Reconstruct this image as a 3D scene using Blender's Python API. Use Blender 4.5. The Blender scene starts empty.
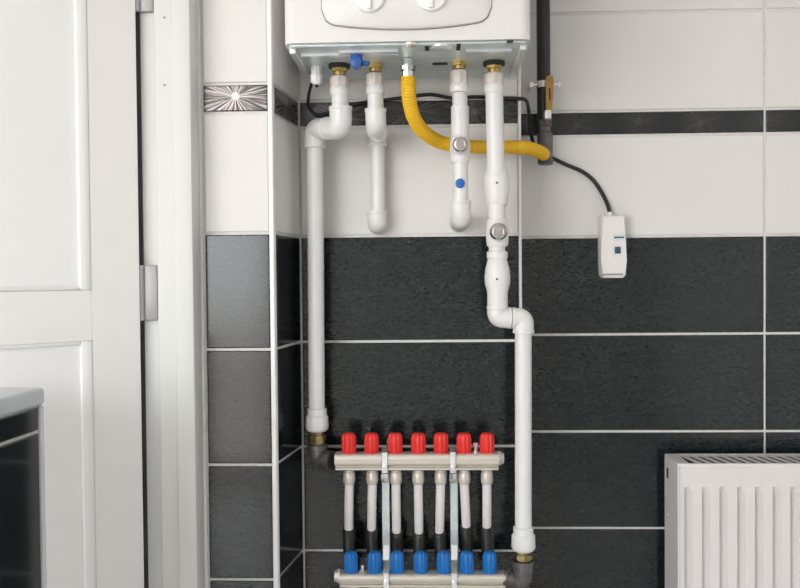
import bpy, bmesh, math, random
from mathutils import Vector, Matrix, Quaternion

random.seed(7)
PI = math.pi
scene = bpy.context.scene
C = scene.collection

# ------------------------------------------------------------------ camera
F = 900.0                                   # focal length in pixels of the 800x588 frame
ZT = 1.15                                   # height of the top edge of the dark tiles
CAM = Vector((0.0295, -1.7034, ZT - 0.0724))
YAW, PITCH, ROLL = 0.0364, -0.0222, 0.0089
RM = (Matrix.Rotation(YAW, 3, 'Z') @ Matrix.Rotation(PITCH, 3, 'X') @ Matrix.Rotation(ROLL, 3, 'Y'))
right, fwd, up = RM.col[0].copy(), RM.col[1].copy(), RM.col[2].copy()
cam_data = bpy.data.cameras.new('camera')
cam_data.sensor_width = 36.0
cam_data.lens = F * 36.0 / 800.0
cam_data.clip_start = 0.05
cam = bpy.data.objects.new('camera', cam_data)
M4 = Matrix.Identity(4)
for i in range(3):
    M4[i][0], M4[i][1], M4[i][2], M4[i][3] = right[i], up[i], -fwd[i], CAM[i]
cam.matrix_world = M4
C.objects.link(cam)
scene.camera = cam

# ------------------------------------------------------------------ world, light, exposure
world = bpy.data.worlds.new('overcast_sky')
scene.world = world
world.use_nodes = True
wn, wl = world.node_tree.nodes, world.node_tree.links
wn.clear()
w_out = wn.new('ShaderNodeOutputWorld')
w_bg = wn.new('ShaderNodeBackground')
w_tc = wn.new('ShaderNodeTexCoord')
w_sep = wn.new('ShaderNodeSeparateXYZ')
w_ramp = wn.new('ShaderNodeValToRGB')
w_map = wn.new('ShaderNodeMapRange')
w_map.inputs['From Min'].default_value = -0.09
w_map.inputs['From Max'].default_value = -0.01
e = w_ramp.color_ramp.elements
e[0].position, e[0].color = 0.0, (0.46, 0.42, 0.38, 1)       # ground and buildings outside
e[1].position, e[1].color = 1.0, (0.97, 0.99, 1.0, 1)       # bright overcast sky
wl.new(w_tc.outputs['Generated'], w_sep.inputs[0])
wl.new(w_sep.outputs['Z'], w_map.inputs['Value'])
wl.new(w_map.outputs[0], w_ramp.inputs[0])
wl.new(w_ramp.outputs[0], w_bg.inputs['Color'])
wl.new(w_bg.outputs[0], w_out.inputs[0])
w_bg.inputs['Strength'].default_value = 9.0

vs = scene.view_settings
vs.view_transform = 'Standard'
vs.look = 'None'
vs.gamma = 1.0
vs.use_curve_mapping = False
vs.exposure = 0.04

# the balcony window in the rear wall: the daylight comes through it
WX0, WX1, WZ0, WZ1, REAR = -3.2, -0.76, 0.06, 2.25, -3.2
pl = bpy.data.lights.new('balcony_window_portal', 'AREA')
pl.shape = 'RECTANGLE'
pl.size, pl.size_y = WX1 - WX0, WZ1 - WZ0
pl.cycles.is_portal = True
po = bpy.data.objects.new('balcony_window_portal', pl)
po.location = ((WX0 + WX1) / 2, REAR - 0.02, (WZ0 + WZ1) / 2)
po.rotation_euler = (PI / 2, 0, 0)
C.objects.link(po)


# ------------------------------------------------------------------ helpers
def at(px, py, Y):
    """Point of the plane y=Y that the photo shows at pixel (px, py)."""
    d = right * ((px - 400) / F) + fwd - up * ((py - 294) / F)
    return CAM + d * ((Y - CAM.y) / d.y)


def dep(Y):
    return (Y - CAM.y) / F                  # metres per pixel at plane y=Y


MATS = {}


def mat(name, col, rough=0.5, metal=0.0, noise=0.0, nscale=40.0, bump=0.0, bscale=60.0, coat=0.0, spec=0.5, stretch=None):
    m = bpy.data.materials.new(name)
    m.use_nodes = True
    n, l = m.node_tree.nodes, m.node_tree.links
    b = n['Principled BSDF']
    b.inputs['Base Color'].default_value = (*col, 1)
    b.inputs['Roughness'].default_value = rough
    b.inputs['Metallic'].default_value = metal
    b.inputs['Coat Weight'].default_value = coat
    b.inputs['Specular IOR Level'].default_value = spec
    tc = n.new('ShaderNodeTexCoord')
    mp = n.new('ShaderNodeMapping')
    l.new(tc.outputs['Object'], mp.inputs[0])
    if stretch:
        mp.inputs['Scale'].default_value = stretch
    if noise:
        t = n.new('ShaderNodeTexNoise')
        t.inputs['Scale'].default_value = nscale
        t.inputs['Detail'].default_value = 4
        r = n.new('ShaderNodeMapRange')
        r.inputs['From Min'].default_value, r.inputs['From Max'].default_value = 0.25, 0.75
        r.inputs['To Min'].default_value, r.inputs['To Max'].default_value = 1 - noise, 1 + noise
        mx = n.new('ShaderNodeMix')
        mx.data_type = 'RGBA'
        mx.blend_type = 'MULTIPLY'
        mx.inputs[0].default_value = 1.0
        mx.inputs[6].default_value = (*col, 1)
        l.new(mp.outputs[0], t.inputs['Vector'])
        l.new(t.outputs[0], r.inputs[0])
        l.new(r.outputs[0], mx.inputs[7])
        l.new(mx.outputs[2], b.inputs['Base Color'])
    if bump:
        t2 = n.new('ShaderNodeTexNoise')
        t2.inputs['Scale'].default_value = bscale
        t2.inputs['Detail'].default_value = 3
        bp = n.new('ShaderNodeBump')
        bp.inputs['Strength'].default_value = bump
        bp.inputs['Distance'].default_value = 0.002
        l.new(mp.outputs[0], t2.inputs['Vector'])
        l.new(t2.outputs[0], bp.inputs['Height'])
        l.new(bp.outputs[0], b.inputs['Normal'])
    MATS[name] = m
    return m


mat('dark_tile', (0.0110, 0.0160, 0.0172), 0.12, spec=0.5, noise=0.35, nscale=220, bump=0.012, bscale=25, stretch=(0.5, 1, 1.6))
mat('white_tile', (0.78, 0.765, 0.745), 0.5, noise=0.015, nscale=8, bump=0.02, bscale=14, spec=0.12)
mat('grout', (0.80, 0.79, 0.76), 0.85, noise=0.08, nscale=90)
mat('white_grout', (0.76, 0.74, 0.71), 0.85)
mat('trim_plastic', (0.84, 0.84, 0.83), 0.35)
mat('plaster', (0.93, 0.925, 0.92), 0.9, noise=0.03, nscale=12)
mat('ceiling_paint', (0.9, 0.9, 0.89), 0.9)
mat('floor_tile', (0.75, 0.73, 0.71), 0.4, noise=0.12, nscale=9)
mat('door_paint', (0.90, 0.885, 0.87), 0.38, noise=0.015, nscale=14)
mat('door_panel_paint', (0.92, 0.92, 0.915), 0.35, noise=0.01, nscale=14)
mat('frame_paint', (0.70, 0.71, 0.69), 0.5, noise=0.01, nscale=20, spec=0.2)
mat('gap_shade_dark', (0.03, 0.035, 0.04), 0.6)
mat('hinge_metal', (0.36, 0.35, 0.36), 0.45, metal=0.2)
mat('slab', (0.62, 0.66, 0.70), 0.3, noise=0.05, nscale=30)
mat('lilac_trim', (0.74, 0.72, 0.80), 0.3)
mat('boiler_white', (0.76, 0.745, 0.735), 0.4, spec=0.3)
mat('boiler_flap_white', (0.76, 0.745, 0.735), 0.35, spec=0.35)
mat('dial_white', (0.88, 0.875, 0.85), 0.3)
mat('zinc', (0.62, 0.70, 0.70), 0.38, metal=0.35, noise=0.12, nscale=60)
mat('bright_zinc', (0.80, 0.82, 0.84), 0.3, metal=0.6, noise=0.06, nscale=60)
mat('black_rubber', (0.012, 0.013, 0.014), 0.5)
mat('brass', (0.62, 0.44, 0.16), 0.28, metal=1.0, noise=0.2, nscale=120)
mat('dull_brass', (0.30, 0.24, 0.12), 0.4, metal=1.0, noise=0.3, nscale=120)
mat('nut_plastic', (0.62, 0.57, 0.52), 0.35, noise=0.08, nscale=100)
mat('blue_plastic', (0.012, 0.10, 0.36), 0.35)
mat('red_cap', (0.78, 0.030, 0.022), 0.32)
mat('blue_cap', (0.004, 0.155, 0.50), 0.32)
mat('blue_dot', (0.01, 0.14, 0.48), 0.35)
mat('pipe_white', (0.76, 0.75, 0.745), 0.34, noise=0.015, nscale=60)
mat('loop_white', (0.80, 0.77, 0.76), 0.4)
mat('sleeve_black', (0.018, 0.020, 0.019), 0.45, noise=0.4, nscale=200)
mat('chrome', (0.52, 0.49, 0.47), 0.24, metal=1.0, noise=0.2, nscale=150)
mat('steel', (0.72, 0.72, 0.72), 0.25, metal=1.0, noise=0.1, nscale=100)
mat('manifold_metal', (0.66, 0.62, 0.55), 0.40, metal=0.35, noise=0.05, nscale=70)
mat('iron_black', (0.13, 0.12, 0.122), 0.42, metal=0.5, noise=0.35, nscale=90)
mat('gas_pipe_black', (0.010, 0.013, 0.014), 0.35, noise=0.2, nscale=60)
mat('gas_yellow', (0.86, 0.50, 0.008), 0.42)
mat('handle_brass', (0.38, 0.22, 0.055), 0.4, metal=0.5, noise=0.25, nscale=120)
mat('box_white', (0.85, 0.83, 0.81), 0.35)
mat('switch_blue', (0.03, 0.07, 0.13), 0.3)
mat('print_blue', (0.05, 0.09, 0.20), 0.5)
mat('radiator_white', (0.74, 0.715, 0.705), 0.36)
mat('shadow_line_grey', (0.22, 0.22, 0.22), 0.7)
mat('dark_void', (0.03, 0.03, 0.032), 0.9)
mat('inner_shade_grey', (0.035, 0.035, 0.037), 0.8)
mat('window_frame', (0.82, 0.82, 0.81), 0.4)


def burst_material(name, amount, reach):
    """Dark border tile with silvery firework bursts printed on it."""
    m = bpy.data.materials.new(name)
    m.use_nodes = True
    n, l = m.node_tree.nodes, m.node_tree.links
    b = n['Principled BSDF']
    tc = n.new('ShaderNodeTexCoord')
    sp = n.new('ShaderNodeSeparateXYZ')
    l.new(tc.outputs['Object'], sp.inputs[0])

    def mth(op, a, bb=None, c=None):
        k = n.new('ShaderNodeMath')
        k.operation = op
        for i, v in enumerate((a, bb, c)):
            if v is None:
                continue
            if isinstance(v, (int, float)):
                k.inputs[i].default_value = v
            else:
                l.new(v, k.inputs[i])
        return k.outputs[0]
    P = 0.125
    xs = mth('ADD', sp.outputs['X'], P / 2 + 10 * P)
    cell = mth('FLOOR', mth('DIVIDE', xs, P))
    xl = mth('SUBTRACT', mth('SUBTRACT', xs, mth('MULTIPLY', cell, P)), P / 2)
    zl = mth('ADD', sp.outputs['Z'], mth('MULTIPLY', mth('SINE', mth('MULTIPLY', cell, 2.3)), 0.004))
    ang = mth('ARCTAN2', zl, xl)
    rad = mth('SQRT', mth('ADD', mth('MULTIPLY', xl, xl), mth('MULTIPLY', zl, zl)))
    cb = n.new('ShaderNodeCombineXYZ')
    l.new(mth('MULTIPLY', mth('COSINE', ang), 8.5), cb.inputs[0])
    l.new(mth('MULTIPLY', mth('SINE', ang), 8.5), cb.inputs[1])
    l.new(mth('ADD', mth('MULTIPLY', cell, 3.7), mth('MULTIPLY', rad, 9.0)), cb.inputs[2])
    t = n.new('ShaderNodeTexNoise')
    t.inputs['Scale'].default_value = 1.9
    t.inputs['Detail'].default_value = 3
    l.new(cb.outputs[0], t.inputs['Vector'])
    r = n.new('ShaderNodeMapRange')
    r.inputs['From Min'].default_value, r.inputs['From Max'].default_value = 0.45, 0.62
    l.new(t.outputs[0], r.inputs[0])
    core = n.new('ShaderNodeMapRange')
    core.inputs['From Min'].default_value, core.inputs['From Max'].default_value = 0.009, 0.001
    l.new(rad, core.inputs[0])
    fade = n.new('ShaderNodeMapRange')
    fade.inputs['From Min'].default_value, fade.inputs['From Max'].default_value = reach, 0.012
    l.new(rad, fade.inputs[0])
    k = mth('MINIMUM', mth('ADD', mth('MULTIPLY', r.outputs[0], fade.outputs[0]), core.outputs[0]), 1.0)
    k = mth('MULTIPLY', k, amount)
    mx = n.new('ShaderNodeMix')
    mx.data_type = 'RGBA'
    mx.inputs[6].default_value = (0.013, 0.016, 0.017, 1)
    mx.inputs[7].default_value = (0.48, 0.40, 0.37, 1)
    l.new(k, mx.inputs[0])
    l.new(mx.outputs[2], b.inputs['Base Color'])
    l.new(mth('MULTIPLY', k, 0.6), b.inputs['Metallic'])
    b.inputs['Roughness'].default_value = 0.24
    MATS[name] = m


burst_material('burst_tile', 1.0, 0.16)
burst_material('faint_burst_tile', 0.10, 0.05)
burst_material('soft_burst_tile', 0.30, 0.09)
g = bpy.data.materials.new('window_glass')
g.use_nodes = True
gn, gl = g.node_tree.nodes, g.node_tree.links
gn.clear()
go_, gm_ = gn.new('ShaderNodeOutputMaterial'), gn.new('ShaderNodeMixShader')
gt_, gg_ = gn.new('ShaderNodeBsdfTransparent'), gn.new('ShaderNodeBsdfGlossy')
gg_.inputs['Roughness'].default_value = 0.02
gm_.inputs[0].default_value = 0.06
gl.new(gt_.outputs[0], gm_.inputs[1])
gl.new(gg_.outputs[0], gm_.inputs[2])
gl.new(gm_.outputs[0], go_.inputs[0])
MATS['window_glass'] = g

BASE = {}


def link(name, data, parent):
    o = bpy.data.objects.new(name, data)
    C.objects.link(o)
    if parent is not None:
        o.parent = parent
    return o


def finish(bm, sharp=38):
    bm.normal_update()
    a = math.radians(sharp)
    for ed in bm.edges:
        if len(ed.link_faces) == 2:
            ed.smooth = ed.calc_face_angle(0) < a
        else:
            ed.smooth = False
    for f in bm.faces:
        f.smooth = True


def add(name, bm, m, parent=None, kind=None, local=False, label=None):
    """Link a bmesh given in world coordinates (or, local=True, in its parent's) as one mesh object."""
    bmesh.ops.recalc_face_normals(bm, faces=bm.faces)
    finish(bm)
    base = Vector((0, 0, 0))
    if not local:
        if parent is not None:
            base = BASE[parent.name]
        else:
            xs = [v.co for v in bm.verts]
            base = Vector(((min(p.x for p in xs) + max(p.x for p in xs)) / 2,
                           (min(p.y for p in xs) + max(p.y for p in xs)) / 2, min(p.z for p in xs)))
        for v in bm.verts:
            v.co -= base
    me = bpy.data.meshes.new(name)
    bm.to_mesh(me)
    bm.free()
    me.materials.append(MATS[m])
    o = link(name, me, parent)
    if parent is None and not local:
        o.location = base
    BASE[o.name] = base
    if kind:
        o['kind'] = kind
    if label:
        o['label'] = label
    return o


def thing(name, label, cat, base, group=None, kind=None, rotz=0.0):
    o = link(name, None, None)
    o.location = base
    o.rotation_euler = (0, 0, rotz)
    o.empty_display_size = 0.05
    BASE[o.name] = Vector(base)
    if kind:
        o['kind'] = kind
    else:
        o['label'] = label
        o['category'] = cat
        if group:
            o['group'] = group
    return o


def tag(o, label, cat, group=None):
    o['label'] = label
    o['category'] = cat
    if group:
        o['group'] = group
    return o


def box(bm, x0, x1, y0, y1, z0, z1, bev=0.0, seg=2):
    r = bmesh.ops.create_cube(bm, size=1.0)
    vs_ = r['verts']
    for v in vs_:
        v.co = Vector((x0 if v.co.x < 0 else x1, y0 if v.co.y < 0 else y1, z0 if v.co.z < 0 else z1))
    if bev:
        es = list({ed for v in vs_ for ed in v.link_edges})
        bmesh.ops.bevel(bm, geom=es, offset=bev, segments=seg, profile=0.5, affect='EDGES')
    return bm


def prism(bm, poly, z0, z1):
    lo = [bm.verts.new((x, y, z0)) for x, y in poly]
    hi = [bm.verts.new((x, y, z1)) for x, y in poly]
    n = len(poly)
    bm.faces.new(lo)
    bm.faces.new(hi)
    for i in range(n):
        bm.faces.new((lo[i], lo[(i + 1) % n], hi[(i + 1) % n], hi[i]))
    return bm


def fillet(pts, r, n=7):
    pts = [Vector(p) for p in pts]
    out = [pts[0]]
    for i in range(1, len(pts) - 1):
        a, b, c = pts[i - 1], pts[i], pts[i + 1]
        d1, d2 = (a - b), (c - b)
        k = min(r, d1.length * 0.49, d2.length * 0.49)
        p, q = b + d1.normalized() * k, b + d2.normalized() * k
        for j in range(n + 1):
            t = j / n
            out.append(p * (1 - t) ** 2 + b * 2 * t * (1 - t) + q * t ** 2)
    out.append(pts[-1])
    return out


def catmull(pts, n=8):
    pts = [Vector(p) for p in pts]
    P = [pts[0] * 2 - pts[1]] + pts + [pts[-1] * 2 - pts[-2]]
    out = []
    for i in range(1, len(P) - 2):
        for j in range(n):
            t = j / n
            a, b, c, d = P[i - 1], P[i], P[i + 1], P[i + 2]
            out.append(0.5 * ((2 * b) + (c - a) * t + (2 * a - 5 * b + 4 * c - d) * t * t + (3 * b - a - 3 * c + d) * t ** 3))
    out.append(pts[-1])
    return out


def sweep(bm, path, rad, n=20):
    """Round tube along a path; rad is a number or a list with one radius per point."""
    path = [Vector(p) for p in path]
    R = rad if isinstance(rad, (list, tuple)) else [rad] * len(path)
    tan = []
    for i in range(len(path)):
        a, b = path[max(i - 1, 0)], path[min(i + 1, len(path) - 1)]
        tan.append((b - a).normalized())
    ref = Vector((0, 1, 0)) if abs(tan[0].y) < 0.9 else Vector((1, 0, 0))
    nx = (ref - tan[0] * ref.dot(tan[0])).normalized()
    rings = []
    for i, p in enumerate(path):
        if i:
            nx = tan[i - 1].rotation_difference(tan[i]) @ nx
            nx = (nx - tan[i] * nx.dot(tan[i])).normalized()
        ny = tan[i].cross(nx)
        rings.append([bm.verts.new(p + (nx * math.cos(2 * PI * k / n) + ny * math.sin(2 * PI * k / n)) * R[i]) for k in range(n)])
    for a, b in zip(rings, rings[1:]):
        for k in range(n):
            bm.faces.new((a[k], a[(k + 1) % n], b[(k + 1) % n], b[k]))
    bm.faces.new(rings[0])
    bm.faces.new(rings[-1])
    return bm


def lathe(bm, p, axis, prof, n=24, ribs=0, rib=0.0):
    """Turned shape: prof is a list of (distance along axis, radius); ribs modulate the radius."""
    axis = Vector(axis).normalized()
    ref = Vector((0, 1, 0)) if abs(axis.y) < 0.9 else Vector((1, 0, 0))
    nx = (ref - axis * ref.dot(axis)).normalized()
    ny = axis.cross(nx)
    p = Vector(p)
    rings = []
    for t, r in prof:
        ring = []
        for k in range(n):
            a = 2 * PI * k / n
            rr = r * (1 + (rib * (1 if (k * ribs * 2 // n) % 2 else 0) if ribs else 0))
            ring.append(bm.verts.new(p + axis * t + (nx * math.cos(a) + ny * math.sin(a)) * rr))
        rings.append(ring)
    for a, b in zip(rings, rings[1:]):
        for k in range(n):
            bm.faces.new((a[k], a[(k + 1) % n], b[(k + 1) % n], b[k]))
    bm.faces.new(rings[0])
    bm.faces.new(rings[-1])
    return bm


def plate(bm, outline, y0, y1):
    """Outline in (x, z) given depth from y0 to y1."""
    a = [bm.verts.new((x, y0, z)) for x, z in outline]
    b = [bm.verts.new((x, y1, z)) for x, z in outline]
    n = len(outline)
    bm.faces.new(a)
    bm.faces.new(b)
    for i in range(n):
        bm.faces.new((a[i], a[(i + 1) % n], b[(i + 1) % n], b[i]))
    return bm


def B():
    return bmesh.new()


# ------------------------------------------------------------------ the room
XM0, XM1 = -0.2214, 0.1968                  # centre projection (y = 0)
YP, YR = -0.1653, 0.1545                    # pier plane, deeper wall plane
XP1 = -0.2425                               # front corner of the pier
BB, BT = 0.2067, 0.2560                     # border strip above the top of the dark tiles
HC = 2.62
XL, XRT = -3.4, 1.30
DX0, DX1 = -1.31, -0.462                    # doorway in the pier plane
DH = 2.06

add('floor', box(B(), XL - 0.1, XRT + 0.1, REAR - 0.1, 1.3, -0.1, 0.0), 'floor_tile', kind='structure')
add('ceiling', box(B(), XL - 0.1, XRT + 0.1, REAR - 0.1, 1.3, HC, HC + 0.1), 'ceiling_paint', kind='structure')
wall_centre = add('wall_centre', box(B(), XM0 - 0.02, XM1 - 0.004, 0.004, YR + 0.12, 0.0, HC), 'grout', kind='structure')
wall_back = add('wall_back', box(B(), XM1 - 0.004, XRT, YR + 0.004, YR + 0.12, 0.0, HC), 'grout', kind='structure')
uret = Vector((XM0 - XP1, -YP, 0)).normalized()
nret = Vector((uret.y, -uret.x, 0))
a_ = Vector((XP1, YP, 0)) - nret * 0.004
b_ = Vector((XM0, 0.004, 0)) - nret * 0.004
wall_pier = add('wall_pier', prism(B(), [(DX1 + 0.004, YP + 0.004), (a_.x, YP + 0.004), (b_.x, b_.y), (XM0 - 0.021, 0.01), (XM0 - 0.021, 0.27), (DX1 + 0.004, 0.27)], 0.0, HC), 'grout', kind='structure')
wd = B()
box(wd, XL, DX0, YP, YP + 0.12, 0, HC)
box(wd, DX0, DX1, YP, YP + 0.12, DH + 0.02, HC)
add('wall_door', wd, 'plaster', kind='structure')
add('wall_left', box(B(), XL - 0.1, XL, REAR, 1.3, 0, HC), 'plaster', kind='structure')
add('wall_right', box(B(), XRT, XRT + 0.1, REAR, YR + 0.12, 0, HC), 'plaster', kind='structure')
add('wall_light_stop', box(B(), XL, XM0, 1.2, 1.3, 0, HC), 'plaster', kind='structure')  # unseen wall added behind the doorway to keep light from leaking in
wr = B()
box(wr, XL, WX0, REAR - 0.1, REAR, 0, HC)
box(wr, WX1, XRT, REAR - 0.1, REAR, 0, HC)
box(wr, WX0, WX1, REAR - 0.1, REAR, 0, WZ0)
box(wr, WX0, WX1, REAR - 0.1, REAR, WZ1, HC)
add('wall_rear', wr, 'plaster', kind='structure')

win = thing('window_1', '', '', ((WX0 + WX1) / 2, REAR - 0.05, WZ0), kind='structure')
wf = B()
fw = 0.055
for x0, x1, z0, z1 in ((WX0, WX0 + fw, WZ0, WZ1), (WX1 - fw, WX1, WZ0, WZ1), (WX0 + fw, WX1 - fw, WZ0, WZ0 + fw),
                       (WX0 + fw, WX1 - fw, WZ1 - fw, WZ1), ((WX0 + WX1) / 2 - 0.04, (WX0 + WX1) / 2 + 0.04, WZ0 + fw, WZ1 - fw)):
    box(wf, x0, x1, REAR - 0.08, REAR - 0.025, z0, z1, 0.004, 1)
add('window_frame', wf, 'window_frame', win)
xm = (WX0 + WX1) / 2
for x0, x1 in ((WX0 + fw, xm - 0.04), (xm + 0.04, WX1 - fw)):
    add('pane', box(B(), x0, x1, REAR - 0.056, REAR - 0.052, WZ0 + fw, WZ1 - fw), 'window_glass', win)

# ------------------------------------------------------------------ tiles, one object each
TILE_MESH = {}


def tile_mesh(w, h, m, name):
    k = (round(w, 4), round(h, 4), m)
    if k in TILE_MESH:
        return TILE_MESH[k]
    bm = B()
    ch, th = 0.0016, 0.006
    rows = []
    for ins, y in ((0, 0.0), (0, -th + ch * 0.7), (ch, -th)):
        rows.append([bm.verts.new((sx * (w / 2 - ins), y, sz * (h / 2 - ins))) for sx, sz in ((-1, -1), (1, -1), (1, 1), (-1, 1))])
    for a, b in zip(rows, rows[1:]):
        for i in range(4):
            bm.faces.new((a[i], a[(i + 1) % 4], b[(i + 1) % 4], b[i]))
    bm.faces.new(rows[0])
    bm.faces.new(rows[-1])
    bmesh.ops.recalc_face_normals(bm, faces=bm.faces)
    me = bpy.data.meshes.new(name)
    bm.to_mesh(me)
    bm.free()
    me.materials.append(MATS[m])
    TILE_MESH[k] = me
    return me


def tile(parent, p0, u, w, z0, z1, m, name):
    """One tile on a wall face: p0 its lower corner on the face plane, u the direction along the wall."""
    J = 0.0026
    w2, h2 = w - 2 * J, z1 - z0 - 2 * J
    o = link(name, tile_mesh(w2, h2, m, name), parent)
    n = Vector((u.y, -u.x, 0))
    c = Vector(p0) + u * (w / 2) - n * 0.006
    c.z = (z0 + z1) / 2
    wob = random.uniform(-0.0004, 0.0004)
    o.location = c + n * wob - BASE[parent.name]
    o.rotation_euler = (random.uniform(-.0015, .0015), 0, math.atan2(u.y, u.x) + random.uniform(-.002, .002))


def rows():
    out = []
    z = ZT
    while z > 0.02:
        out.append((max(z - 0.2, 0.0), z, 'dark_tile', 'wall_tile'))
        z -= 0.2
    out.append((ZT, ZT + BB, 'white_tile', 'wall_tile'))
    out.append((ZT + BB, ZT + BT, 'burst_tile', 'border_tile'))
    z = ZT + BT
    while z < HC - 0.01:
        out.append((z, min(z + 0.2, HC), 'white_tile', 'wall_tile'))
        z += 0.2
    return out


UX = Vector((1, 0, 0))
for z0, z1, m, nm in rows():
    tile(wall_centre, (XM0, 0, 0), UX, XM1 - XM0 - 0.003, z0, z1, 'soft_burst_tile' if m == 'burst_tile' else m, nm)
    x = XM1 + 0.001
    xs = [x, 0.7055, 1.2055, XRT]
    for xa, xb in zip(xs, xs[1:]):
        tile(wall_back, (xa, YR, 0), UX, xb - xa, z0, z1, 'faint_burst_tile' if m == 'burst_tile' else m, nm)
    tile(wall_pier, (-0.3635, YP, 0), UX, XP1 - 0.0055 + 0.3635, z0, z1, m, nm)
    L = (Vector((XM0, 0, 0)) - Vector((XP1, YP, 0))).length
    tile(wall_pier, Vector((XP1, YP, 0)) + uret * 0.006, uret, L - 0.006, z0, z1, m, nm)
# the strip of pier wall beside the tiles that the door casing covers
add('pier_render', box(B(), DX1 + 0.004, -0.3655, YP, YP + 0.0045, 0, HC), 'plaster', wall_pier)
# white corner profiles
t1 = B()
prism(t1, [(XP1 - 0.0075, YP + 0.004), (XP1 - 0.0075, YP - 0.001), (XP1 - 0.004, YP - 0.0028), (XP1 + 0.000, YP - 0.0022), (XP1 + 0.0022, YP + 0.001), (XP1 + 0.0026, YP + 0.0065), (XP1 - 0.001, YP + 0.0065)], 0, HC)
add('trim_1', t1, 'trim_plastic', kind='structure')
t2 = B()
prism(t2, [(XM1 - 0.0045, 0.004), (XM1 - 0.0045, -0.0012), (XM1 - 0.001, -0.0016), (XM1 + 0.0008, 0.0), (XM1 + 0.0012, 0.008), (XM1 - 0.003, 0.008)], 0, HC)
add('trim_2', t2, 'trim_plastic', kind='structure')
add('trim_3', box(B(), XM1 - 0.003, XM1 + 0.001, 0.008, YR + 0.003, 0, HC), 'white_grout', kind='structure')

# ------------------------------------------------------------------ door frame and door
YF = YP - 0.050
xa = [at(p, 290, YF).x for p in (174.5, 193.5)]
xb = [at(p, 290, YF + 0.010).x for p in (157.5, 174.5)]
xc = [at(p, 290, YF + 0.022).x for p in (145.5, 158)]
fr = thing('trim_4', '', '', ((xa[1] + xb[0]) / 2, YP, 0), kind='structure')
add('casing', box(B(), xa[0], xa[1], YF, YP + 0.003, 0, DH + 0.07, 0.004, 2), 'frame_paint', fr)
add('casing', box(B(), DX0 - 0.08, DX0 + 0.0, YF, YP - 0.001, 0, DH + 0.07, 0.004, 2), 'frame_paint', fr)
add('casing', box(B(), DX0 + 0.0, xa[0], YF, YP - 0.001, DH, DH + 0.07, 0.004, 2), 'frame_paint', fr)
jb = B()
box(jb, xb[0], xb[1] + 0.003, YF + 0.010, YP + 0.10, 0, DH, 0.002, 1)
add('jamb', jb, 'frame_paint', fr)
add('rebate', box(B(), xc[0] - 0.004, xb[0] + 0.001, YF + 0.024, YP + 0.10, 0, DH, 0.001, 1), 'frame_paint', fr)
add('gap_shade_strip', box(B(), xc[0] - 0.012, xc[0] - 0.003, YF + 0.022, YP + 0.06, 0, DH), 'gap_shade_dark', fr)  # dark strip painted as the shade in the gap beside the leaf
for py in (17.5, 85):
    p = at(164.5, py, YF + 0.010)
    add('screw', lathe(B(), (p.x, YF + 0.0105, p.z), (0, -1, 0), [(0, 0.0028), (0.0008, 0.0024), (0.0009, 0.001)], 12), 'hinge_metal', fr)

HP = at(140.0, 290, YF + 0.004)
ldir = Vector((math.cos(math.radians(224.3)), math.sin(math.radians(224.3)), 0))
lnor = Vector((-ldir.y, ldir.x, 0))           # the face turned to the room
if lnor.y > 0:
    lnor = -lnor


def leaf(px, py):
    """(s, z) on the door face, s the distance from the hinge edge."""
    d = right * ((px - 400) / F) + fwd - up * ((py - 294) / F)
    t = (HP - CAM).dot(lnor) / d.dot(lnor)
    q = CAM + d * t
    return (q - HP).dot(ldir), q.z


door = link('door_1', None, None)
door['kind'] = 'structure'
door.location = (HP.x, HP.y, 0.012)
door.rotation_euler = (0, 0, math.atan2(ldir.y, ldir.x))
BASE[door.name] = Vector((HP.x, HP.y, 0.012))
# local axes: x along the leaf, y is into the leaf on one side; find which side is the room's
side = 1 if Vector((-ldir.y, ldir.x, 0)).dot(lnor) > 0 else -1
WD, HD, TH = 0.82, DH - 0.03, 0.04


def lbox(bm, x0, x1, d0, d1, z0, z1, bev=0.0, seg=2):
    """box on the leaf, d = height above the room face"""
    y0, y1 = sorted((side * d0, side * d1))
    return box(bm, x0, x1, y0, y1, z0, z1, bev, seg)


s_st = leaf(91.5, 300)[0]
s_in = leaf(78.5, 200)[0]
z_up = leaf(45, 291)[1] - 0.012
z_lo = leaf(45, 343)[1] - 0.012
zt, zb, s_r = HD - 0.11, 0.16, WD - s_st
add('stile', lbox(B(), 0, s_st, -TH, 0, 0, HD, 0.0015, 1), 'door_paint', door, local=True)
add('stile', lbox(B(), s_r, WD, -TH, 0, 0, HD, 0.0015, 1), 'door_paint', door, local=True)
add('rail', lbox(B(), s_st, s_r, -TH, 0, z_lo, z_up), 'door_paint', door, local=True)
add('rail', lbox(B(), s_st, s_r, -TH, 0, zt, HD), 'door_paint', door, local=True)
add('rail', lbox(B(), s_st, s_r, -TH, 0, 0, zb), 'door_paint', door, local=True)


def door_panel(z0, z1):
    pan = B()
    lbox(pan, s_st - 0.004, s_r + 0.004, -0.030, -0.004, z0 - 0.004, z1 + 0.004)
    o = add('panel', pan, 'door_panel_paint', door, local=True)
    k = s_in - s_st
    kz = 0.007
    for x0, x1, a, b in ((s_st, s_st + k, z0, z1), (s_r - k, s_r, z0, z1), (s_st + k, s_r - k, z0, z0 + kz), (s_st + k, s_r - k, z1 - kz, z1)):
        mb = B()
        lbox(mb, x0, x1, -0.012, 0.0015, a, b, 0.0030, 2)
        add('moulding', mb, 'door_panel_paint', door, local=True)


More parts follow.
